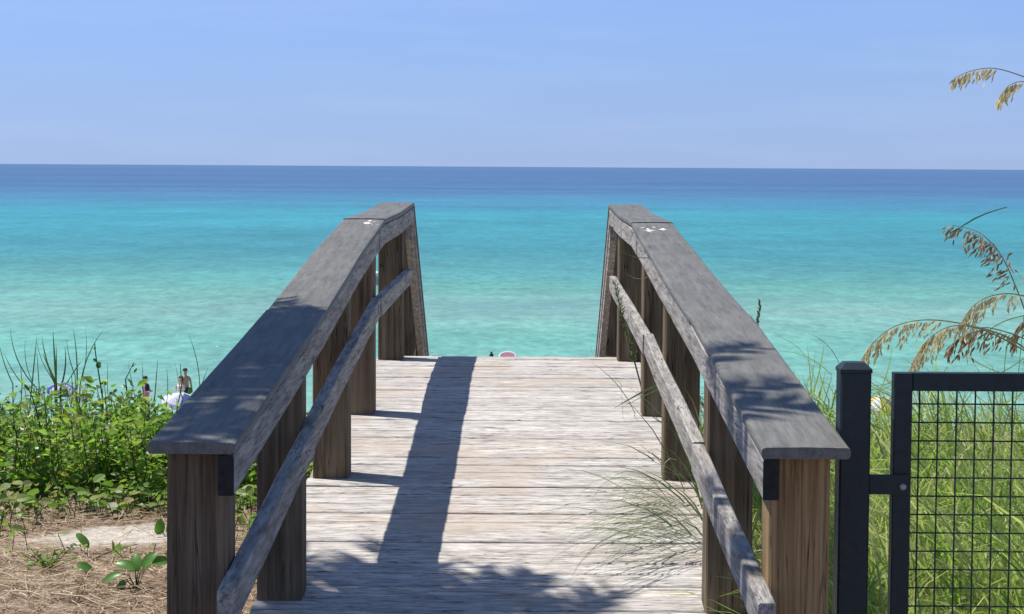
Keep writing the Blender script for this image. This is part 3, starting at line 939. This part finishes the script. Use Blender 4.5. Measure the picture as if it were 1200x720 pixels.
# --- right: dune grass mass behind the gate
def dune_grass():
    r = random.Random(31)
    mb = MB(); mb.open = True
    for i in range(9500):
        yy = 5.3 + 6.0 * r.random() ** .9
        xr = 620 / F * yy
        x = r.uniform(.72, xr + .5)
        gz = ground_z(x, yy)
        H = r.uniform(.2, .7)
        H *= .8 + .55 * mnoise.noise(Vector((x * 2.0, yy * 1.4, 3)))
        if x < 1.0: H *= .75
        H = min(H, max(.12, -(446 - 197) / F * yy - gz + r.gauss(0, .04)) * 1.45)
        a = r.gauss(math.pi, 1.4)
        lean = H * r.uniform(.2, 1.15)
        base = Vector((x, yy, gz - .01))
        tip = base + Vector((math.cos(a) * lean, math.sin(a) * lean * .8, H * r.uniform(.55, 1.0)))
        bow = Vector((-math.cos(a) * lean * .14, -math.sin(a) * lean * .1, H * r.uniform(.1, .3)))
        sd = Vector((r.uniform(-.5, 1), r.uniform(-.6, .6), r.uniform(-.3, .3))).normalized()
        blade(mb, base, tip, bow, r.uniform(.0035, .0085), 5, sd)
    # small leafy weeds between the blades
    mb.cur = 1
    for i in range(1300):
        yy = 5.6 + 5.5 * r.random(); x = r.uniform(.8, 620 / F * yy + .3)
        p = Vector((x, yy, ground_z(x, yy) + r.uniform(.03, .26)))
        L = r.uniform(.02, .042)
        mb.leaf(p, rnd_dir(r, -.2, .6), rnd_dir(r, .2, 1), L, L * .55, .2, .2, pts=((0, .06), (.35, .95), (.7, .8), (1, .05)))
    o = mb.build('dune_grass', [M['grass'], M['leaf_vine']])
    tag(o, 'thick tangled pale green dune grass behind the black gate', 'dune grass', kind='stuff')
dune_grass()

# --- grass tuft hanging over the right edge of the deck
def deck_tuft():
    r = random.Random(13)
    b = Vector((.74, 7.15, -1.45))
    mb = MB(); mb.open = True
    for i in range(150):
        y0 = r.uniform(6.35, 7.45)
        base = Vector((r.uniform(.60, .72), y0, -1.3 + r.uniform(-.1, .1)))
        reach = r.uniform(.12, .42) if r.random() < .75 else r.uniform(.35, .62)
        tipx = .62 - reach
        ty = y0 - r.uniform(-.02, .55) * (reach / .4)
        tip = Vector((tipx, ty, deck_h(ty) + r.uniform(.006, .05)))
        bow = Vector((-.04, 0, r.uniform(.06, .16)))
        blade(mb, base, tip, bow, r.uniform(.003, .0055), 8, Vector((r.uniform(-.3, .3), 1, r.uniform(-.2, .4))).normalized())
    for i in range(60):
        y0 = r.uniform(6.3, 8.2)
        base = Vector((r.uniform(.64, .8), y0, -1.4))
        tip = base + Vector((r.gauss(-.1, .15), r.gauss(-.1, .15), r.uniform(.25, .62)))
        blade(mb, base, tip, Vector((.03, 0, .06)), r.uniform(.003, .006), 6)
    o = mb.build('grass_tuft', M['grass_deck'], origin=b)
    tag(o, 'long grass tuft bending under the right railing across the deck planks', 'grass')
deck_tuft()
GR = 'grass wisps around the right railing'
grass_clump('grass_wisp', 'broad green grass blade crossing the right mid rail down to the deck', 'grass', (790, 450), 8.0,
            [((800, 438), (719, 479), -2, .009), ((795, 446), (728, 478), -1, .004)], M['grass_deck'], GR, grounded=True)
grass_clump('grass_wisp', 'thin dark grass strand curving over the deck at the far right post', 'grass', (744, 484), 8.75,
            [((744, 484), (692, 424), -6, .0035), ((728, 450), (720, 445), 0, .002)], M['grass_deck'], GR, grounded=True)
grass_clump('grass_wisp', 'tiny green sprig at the far right corner of the deck', 'grass', (700, 421), 11.25,
            [((700, 419), (694, 402), 4, .004), ((706, 420), (722, 418), 1, .004), ((715, 420), (735, 424), 1, .004), ((712, 420), (705, 412), 0, .004)], M['grass_deck'], GR, grounded=True)
grass_clump('grass_wisp', 'tiny dry grass sprig at the far left corner of the deck', 'grass', (485, 421), 11.25,
            [((485, 419), (488, 408), 0, .004), ((492, 420), (508, 413), 0, .004), ((445, 420), (460, 418), 3, .004), ((500, 419), (512, 416), 0, .003)], M['grass_deck'], GR, grounded=True)
grass_clump('grass_wisp', 'thin pale grass stems arching between the two far right posts', 'grass', (800, 480), 8.2,
            [((770, 300), (725, 292), 6, .0035), ((770, 316), (731, 318), 10, .003), ((800, 470), (762, 450), 6, .004), ((806, 478), (775, 455), 6, .004), ((800, 500), (752, 470), 10, .004), ((806, 430), (815, 380), 3, .004), ((780, 500), (745, 452), 4, .003)], M['grass_deck'], GR, grounded=True)
grass_clump('grass_clump', 'upright grass tuft against the sea between right railing and gate post', 'grass', (950, 470), 9.5,
            [((950, 470), (966, 402), -2, .007), ((952, 470), (946, 402), 0, .005), ((948, 475), (956, 410), 0, .005), ((960, 470), (968, 430), 0, .005), ((945, 470), (930, 430), 4, .004), ((972, 470), (960, 425), 3, .004),
             ((955, 445), (898, 392), -14, .0035), ((975, 440), (900, 412), -10, .0035), ((985, 430), (940, 388), -8, .003), ((940, 470), (952, 430), 0, .006), ((965, 476), (975, 440), 0, .005), ((955, 480), (940, 440), 0, .006)], M['grass'], 'tall grass by the gate')
grass_clump('grass_clump', 'long thin grass blades crossing above the gate top rail', 'grass', (1150, 470), 6.6,
            [((1200, 420), (1100, 452), 10, .003), ((1110, 430), (1065, 455), 8, .003), ((1030, 460), (1045, 400), -4, .003), ((1190, 440), (1130, 412), 6, .003), ((1205, 436), (1075, 436), 8, .005), ((1060, 440), (1020, 452), 4, .003),
             ((1160, 432), (1118, 405), 3, .003), ((1178, 420), (1182, 392), 0, .003), ((1200, 370), (1140, 408), -8, .0035)], M['grass'], 'tall grass by the gate')

def seed_spike(label, px0, px1, yy, n):
    p0, p1 = P(*px0, yy), P(*px1, yy)
    b = p0.copy(); b.z = ground_z(b.x, b.y)
    root = thing('seed_stalk', b, label, 'grass stalk')
    mb = MB(); mb.tube([b, p0, p1], [.003, .0025, .0012], 5); mb.build('stem', M['oat_stem_green'], root)
    mb = MB(); mb.open = True; r = random.Random(n)
    for k in range(n):
        t_ = k / n; p = p0.lerp(p1, t_)
        mb.leaf(p, Vector((r.choice((-1, 1)) * .5, r.uniform(-.3, .3), 1)), Vector((0, -1, .2)), .016, .0045, .2, -.1)
    mb.build('seed_head', M['grass_deck'], root)
seed_spike('slim green seed spike rising behind the right handrail', (887, 388), (891, 353), 8.0, 26)

# --- rosemary-like sprig by the right mid rail
def sprig():
    r = random.Random(66)
    yy = 9.3
    pts = [P(*p, yy) for p in ((744, 425), (738, 405), (731, 380), (725, 352), (719, 328))]
    b = pts[0].copy(); b.z = ground_z(b.x, b.y)
    b.x = .69; b.z = ground_z(b.x, b.y)
    root = thing('needle_sprig', b, 'green needle leaved sprig growing up against the right mid rail', 'plant')
    mb = MB(); mb.tube([b] + pts, [.004, .004, .0035, .003, .002, .001], 5); mb.build('stem', M['stem'], root)
    mb = MB(); mb.open = True
    for k in range(120):
        t_ = k / 120 * 4; i = min(3, int(t_)); p = pts[i].lerp(pts[i + 1], t_ - i)
        d = Vector((r.uniform(-1, 1), r.uniform(-1, 1), r.uniform(.4, 1.2)))
        mb.leaf(p, d, rnd_dir(r), r.uniform(.018, .034), .005, .1, .05)
    mb.build('leaf', M['grass_deck'], root)
sprig()

# --- sea oats with drooping seed heads
def sea_oat(label, stem, yy, head_from, mat, n_br=26, seed=1, drop=1.0, spl=.022):
    n_br = int(n_br * 1.55)
    """stem: picture points from foot to tip; seed branchlets hang from the part after head_from"""
    r = random.Random(seed)
    pts0 = [P(*p, yy) for p in stem]
    # resample
    pts = []
    for i in range(len(pts0) - 1):
        a = pts0[max(i - 1, 0)]; b_ = pts0[i]; c_ = pts0[i + 1]; d_ = pts0[min(i + 2, len(pts0) - 1)]
        for k in range(8):
            t_ = k / 8
            pts.append(.5 * ((2 * b_) + (-a + c_) * t_ + (2 * a - 5 * b_ + 4 * c_ - d_) * t_ ** 2 + (-a + 3 * b_ - 3 * c_ + d_) * t_ ** 3))
    pts.append(pts0[-1])
    foot = pts0[0].copy(); foot.z = ground_z(foot.x, foot.y) - .01
    root = thing('sea_oat', foot, label, 'sea oats', 'sea oats by the gate')
    mb = MB()
    full = [foot] + pts
    mb.tube(full, [.0026] + [.0026 - .0018 * k / len(pts) for k in range(len(pts))], 5)
    mb.build('stem', M['oat_stem'], root)
    mb = MB(); mb.open = True
    n = len(pts); s0 = int(n * head_from)
    for k in range(n_br):
        t_ = k / (n_br - 1)
        fi = s0 + (n - 1 - s0) * t_
        i = min(n - 2, int(fi)); p = pts[i].lerp(pts[i + 1], fi - i)
        tg = (pts[i + 1] - pts[i]).normalized()
        BL = (.072 * (1 - .55 * abs(t_ - .4) / .6) * r.uniform(.6, 1.15)) * drop
        d = (tg * r.uniform(.5, .9) + Vector((r.gauss(0, .25), r.gauss(0, .4), r.uniform(-.75, -.35)))).normalized()
        q = [p, p + d * BL * .5, p + d * BL + Vector((0, 0, -.45 * BL))]
        mb.ribbon(q, [.0012, .0011, .0008], Vector((0, 0, 1)).cross(d).normalized() if abs(d.z) < .95 else Vector((1, 0, 0)))
        m = max(3, int(BL / .012))
        for j in range(m):
            tt = (j + .7) / m
            b0 = q[0].lerp(q[1], tt * 2) if tt < .5 else q[1].lerp(q[2], tt * 2 - 1)
            dd = ((q[2] - q[0]).normalized() + Vector((r.gauss(0, .3), r.gauss(0, .3), r.uniform(-.6, -.1)))).normalized()
            L = spl * r.uniform(.75, 1.2)
            mb.leaf(b0, dd, Vector((r.gauss(0, .4), -1, r.gauss(0, .4))), L, L * .27, .15, .05, pts=((0, .1), (.3, .95), (.65, .8), (1, .05)))
    mb.build('seed_head', mat, root)
YO = 6.0
sea_oat('sea oat head arching left over the gate post', [(1215, 420), (1180, 395), (1130, 380), (1085, 375), (1050, 382), (1025, 400), (1009, 422)], YO, .42, M['oat'], 30, 2)
sea_oat('sea oat head drooping over the left end of the gate top rail', [(1230, 430), (1190, 405), (1150, 386), (1118, 382), (1095, 392), (1078, 410), (1067, 432)], YO - .1, .45, M['oat'], 32, 3)
sea_oat('brownish sea oat head hanging above the middle of the gate rail', [(1235, 425), (1205, 400), (1175, 388), (1150, 384), (1130, 392), (1115, 404)], YO + .15, .3, M['oat_dark'], 30, 4)
sea_oat('pale sea oat head arching above the other pale heads at right', [(1240, 400), (1215, 356), (1190, 345), (1165, 346), (1145, 355), (1133, 368), (1126, 380)], YO, .3, M['oat'], 28, 5)
sea_oat('dark brown sea oat head upright against the deep teal water', [(1218, 420), (1203, 370), (1190, 335), (1177, 306), (1163, 286), (1144, 271), (1116, 264)], YO + .1, .36, M['oat_dark'], 32, 6, .95)
sea_oat('sea oat head alone against the sky at the upper right', [(1300, 330), (1275, 200), (1245, 125), (1215, 98), (1185, 85), (1160, 80), (1136, 84), (1118, 92)], YO - .3, .66, M['oat'], 17, 7, .5)
sea_oat('second sea oat head at the upper right edge just below the highest one', [(1310, 330), (1285, 210), (1255, 140), (1225, 105), (1200, 96), (1183, 100), (1174, 112)], YO - .25, .66, M['oat'], 15, 8, .6)
sea_oat('dark sea oat tips at the right edge above the gate', [(1260, 450), (1240, 400), (1220, 380), (1203, 376), (1192, 385), (1188, 400)], YO + .2, .4, M['oat_dark'], 14, 9, .8)
mb = MB(); mb.open = True
blade(mb, P(1180, 243, 6.0), P(1104, 286, 6.0), Vector((0, 0, .02)), .004, 6)
o = mb.build('grass_wisp', M['grass_tall'], origin=P(1222, 238, 6.0)); tag(o, 'thin dark blade crossing the brown sea oat head at right', 'grass')

# ------------------------------------------------------------------ beach: people and umbrellas
M['skin'] = plain('skin_tan', (.42, .24, .16, 1), .6, .3, .05)
M['skin_pale'] = plain('skin_fair', (.55, .34, .25, 1), .6, .3, .05)
M['hair'] = plain('hair_dark', (.025, .018, .014, 1), .6, .3, .2)
M['navy'] = plain('cloth_navy', (.03, .035, .07, 1), .9, .1)
M['pink'] = plain('cloth_pink', (.55, .22, .25, 1), .9, .1)
M['white'] = plain('cloth_white', (.75, .75, .76, 1), .9, .1)
M['blue'] = plain('cloth_blue', (.07, .11, .26, 1), .9, .1)
M['lavender'] = plain('cloth_lavender', (.46, .48, .57, 1), .9, .1)
M['yellow_cloth'] = plain('cloth_yellow', (.72, .55, .12, 1), .9, .1)
M['pole'] = plain('umbrella_pole', (.7, .7, .7, 1), .4, .5)

def person(label, loc, height, face, skin, hair, garments, arm='down', sit=False, group='people on the beach'):
    s = height / 1.75
    root = thing('person', loc, label, 'person', group)
    root.rotation_euler.z = face
    J = {'pelvis': (0, 0, .95, .13), 'waist': (0, 0, 1.1, .115), 'chest': (0, 0, 1.3, .14), 'neck0': (0, 0, 1.45, .07), 'neck': (0, 0, 1.52, .05), 'head0': (0, -.015, 1.60, .075), 'head1': (0, -.01, 1.69, .082), 'head2': (0, 0, 1.735, .05)}
    E = [('pelvis', 'waist'), ('waist', 'chest'), ('chest', 'neck0'), ('neck0', 'neck'), ('neck', 'head0'), ('head0', 'head1'), ('head1', 'head2')]
    for sg, q in ((-1, 'l'), (1, 'r')):
        J['hip' + q] = (sg * .09, 0, .88, .095); J['knee' + q] = (sg * .10, -.02, .5, .058); J['ank' + q] = (sg * .10, .01, .09, .038); J['toe' + q] = (sg * .11, -.14, .035, .03)
        J['sh' + q] = (sg * .175, 0, 1.40, .055)
        if arm == 'hug' :
            J['el' + q] = (sg * .24, -.06, 1.15, .042); J['wr' + q] = (sg * .1, -.24, 1.15, .03); J['hd' + q] = (sg * .03, -.27, 1.16, .03)
        elif arm == 'carry' and sg == 1:
            J['el' + q] = (.34, -.08, 1.32, .042); J['wr' + q] = (.45, -.16, 1.46, .03); J['hd' + q] = (.5, -.18, 1.50, .03)
        else:
            J['el' + q] = (sg * .235, .02, 1.12, .042); J['wr' + q] = (sg * .25, -.05, .88, .03); J['hd' + q] = (sg * .25, -.08, .79, .03)
        E += [('pelvis', 'hip' + q), ('hip' + q, 'knee' + q), ('knee' + q, 'ank' + q), ('ank' + q, 'toe' + q), ('chest', 'sh' + q), ('sh' + q, 'el' + q), ('el' + q, 'wr' + q), ('wr' + q, 'hd' + q)]
    keys = list(J)
    me = bpy.data.meshes.new('body')
    me.from_pydata([Vector(J[k][:3]) * s for k in keys], [(keys.index(a), keys.index(b)) for a, b in E], [])
    ob = bpy.data.objects.new('body', me); COL.objects.link(ob)
    sk = ob.modifiers.new('skin', 'SKIN')
    for k, v in zip(keys, me.skin_vertices[0].data):
        r_ = J[k][3] * s
        v.radius = (r_ * (1.25 if k in ('chest', 'waist', 'pelvis') else 1), r_ * (.8 if k in ('chest', 'waist', 'pelvis') else 1))
        v.use_root = (k == 'pelvis')
    ob.modifiers.new('sub', 'SUBSURF').levels = 1
    ob.modifiers['sub'].render_levels = 1
    dg = bpy.context.evaluated_depsgraph_get()
    m2 = bpy.data.meshes.new_from_object(ob.evaluated_get(dg))
    ob.modifiers.clear(); ob.data = m2; m2.name = 'body'
    m2.materials.clear(); m2.materials.append(skin)
    m2.polygons.foreach_set('use_smooth', [True] * len(m2.polygons))
    ob.parent = root
    # hair: shell over skull, optional long fall
    def ell(mb, c, rx, ry, rz, z0=-1, z1=1, n=12, m=8):
        rings = []
        for i in range(m + 1):
            zz = z0 + (z1 - z0) * i / m; q = math.sqrt(max(.0004, 1 - zz * zz))
            rings.append([Vector((c[0] + rx * q * math.cos(2 * math.pi * k / n), c[1] + ry * q * math.sin(2 * math.pi * k / n), c[2] + rz * zz)) * s for k in range(n)])
        mb.loft(rings)
    def child(mb, name, mat):
        me_ = bpy.data.meshes.new(name); me_.from_pydata(mb.v, [], mb.f); me_.materials.append(mat)
        me_.polygons.foreach_set('use_smooth', [True] * len(me_.polygons))
        o_ = bpy.data.objects.new(name, me_); COL.objects.link(o_); o_.parent = root; return o_
    mb = MB(); ell(mb, (0, .025, 1.685), .098, .105, .088, -.35, 1)
    if hair in ('long', 'bun'): ell(mb, (0, .07, 1.58), .09, .055, .16)
    if hair == 'bun': ell(mb, (0, .05, 1.80), .055, .055, .05)
    child(mb, 'hair', M['hair'])
    for nm, z0, z1, mat, rx, ry in garments:
        mb = MB(); rings = []
        for i in range(7):
            z = z0 + (z1 - z0) * i / 6
            rr = lerp_tab([(.7, .16), (.95, .17), (1.1, .15), (1.3, .178), (1.42, .165), (1.47, .09)], z)
            rings.append([Vector((rx * rr * math.cos(2 * math.pi * k / 14), ry * rr * math.sin(2 * math.pi * k / 14), z)) * s for k in range(14)])
        mb.loft(rings); child(mb, nm, mat)
    return root

def foot(px, Y, z): 
    p = P(px, 400, Y); return Vector((p.x, Y, z))
person('dark haired woman in navy and pink top standing at the water edge alone', foot(170.5, 80, -10.02), 1.72, 1.3, M['skin_pale'], 'long',
       [('top', 1.12, 1.45, M['navy'], 1.05, .75), ('wrap', .72, 1.11, M['pink'], 1.1, .85)], 'hug')
person('tall bare chested man with short dark hair behind a shorter companion', foot(217, 82.5, -10.05), 1.82, .5, M['skin'], 'short', [('trunks', .7, 1.0, M['navy'], 1.08, .85)])
person('shorter dark haired bather standing close in front of the tall man', foot(211.5, 81.6, -10.05), 1.60, -.4, M['skin_pale'], 'long', [('swimsuit', .82, 1.38, M['white'], 1.03, .72)], 'hug')
person('bather with dark hair bun carrying a white rimmed float beyond the deck', foot(576, 91.5, -10.12), 1.74, math.pi, M['skin_pale'], 'bun', [('swimsuit', .8, 1.4, M['navy'], 1.03, .72)], 'down')
person('bather partly hidden between the two middle right railing posts', foot(815, 77, -9.97), 1.70, 2.6, M['skin_pale'], 'short', [('shirt', .95, 1.45, M['pink'], 1.06, .78)])
# float carried at head height
fl = thing('swim_float', P(595, 416.5, 91.2), 'white rimmed pink swim float carried beside the dark haired bather', 'float')
cF = P(595, 418, 91.2)
mb = MB(); ring = []
for k in range(28):
    a = 2 * math.pi * k / 28
    ring.append(cF + Vector((math.cos(a) * .36, math.sin(a) * .12, math.sin(a) * .17)))
rings = []
for k in range(29):
    p = ring[k % 28]; d = (p - cF).normalized()
    nrm = Vector((0, -.8, .6))
    rings.append([p + (d * math.cos(q * math.pi / 4) + nrm * math.sin(q * math.pi / 4)) * .055 for q in range(8)])
mb.loft(rings, False); mb.build('rim', M['white'], fl, smooth=True)
mb = MB(); mb.loft([[cF + (p - cF) * .97 + Vector((0, .01, 0)) for p in ring], [cF + (p - cF) * .97 + Vector((0, -.03, .02)) for p in ring]]); mb.build('panel', M['pink'], fl)

def beach_umbrella(label, px, ytop, Y, width_px, mats, tilt=(0, 0)):
    top = P(px, ytop, Y); gz = ground_z(top.x, Y)
    base = Vector((top.x, Y, gz))
    root = thing('beach_umbrella', base, label, 'beach umbrella', 'beach umbrellas')
    mb = MB(); mb.tube([base - Vector((0, 0, .2)), top - Vector((0, 0, .02))], .02, 8); mb.build('pole', M['pole'], root)
    rad = width_px / 2 / F * Y
    n = 8; rings = []
    q = Matrix.Rotation(tilt[0], 3, 'X') @ Matrix.Rotation(tilt[1], 3, 'Y')
    def pt(a, t_, dz=0):
        sc = math.cos(math.pi / n) / math.cos(((a + math.pi / n) % (2 * math.pi / n)) - math.pi / n) if t_ > 0 else 1
        return top + q @ Vector((math.cos(a) * rad * t_ * sc, math.sin(a) * rad * t_ * sc, -.42 * rad * t_ ** 1.7 + dz))
    for k in range(n):
        mb = MB(); a0, a1 = 2 * math.pi * k / n, 2 * math.pi * (k + 1) / n
        for d in (0, -.012):
            mb.raw([pt(a0 + (a1 - a0) * j / 3, i / 5, d) for i in range(6) for j in range(4)],
                   [(i * 4 + j, i * 4 + j + 1, i * 4 + j + 5, i * 4 + j + 4) for i in range(5) for j in range(3)])
        # valance
        mb.raw([pt(a0 + (a1 - a0) * j / 3, 1, d) for d in (0, -.14) for j in range(4)], [(j, j + 1, j + 5, j + 4) for j in range(3)])
        mb.open = True
        mb.build('panel', mats[k % len(mats)], root)
beach_umbrella('white and blue beach umbrella in front of the couple at the water', 216, 461, 70, 50, [M['white'], M['lavender'], M['white'], M['lavender'], M['white'], M['lavender'], M['blue'], M['blue']], (.12, .22))
beach_umbrella('blue beach umbrella showing just above the left thicket', 72, 449, 66, 34, [M['blue'], M['lavender']], (.2, .1))
beach_umbrella('lavender beach umbrella low behind the left thicket', 92, 457, 68, 28, [M['lavender']], (.1, -.1))
beach_umbrella('yellow white and blue beach umbrella seen beside the gate post', 1030, 465, 66, 46, [M['yellow_cloth'], M['white'], M['yellow_cloth'], M['blue']], (.25, 0))

# white topped marker seen through the gap between left posts
bx = P(442, 318, 172)
bz = Vector((bx.x, 172, -10))
by = thing('marker_buoy', bz, 'white topped grey buoy glimpsed between the far left railing posts', 'buoy')
mb = MB(); mb.tube([bz + Vector((0, 0, -.3)), bz + Vector((0, 0, .7))], [.42, .3], 14); mb.build('float_body', M['bolt'], by)
mb = MB(); mb.tube([bz + Vector((0, 0, .705)), bz + Vector((0, 0, 1.0)), bz + Vector((0, 0, 1.15))], [.3, .28, .12], 14); mb.build('top', M['white'], by)
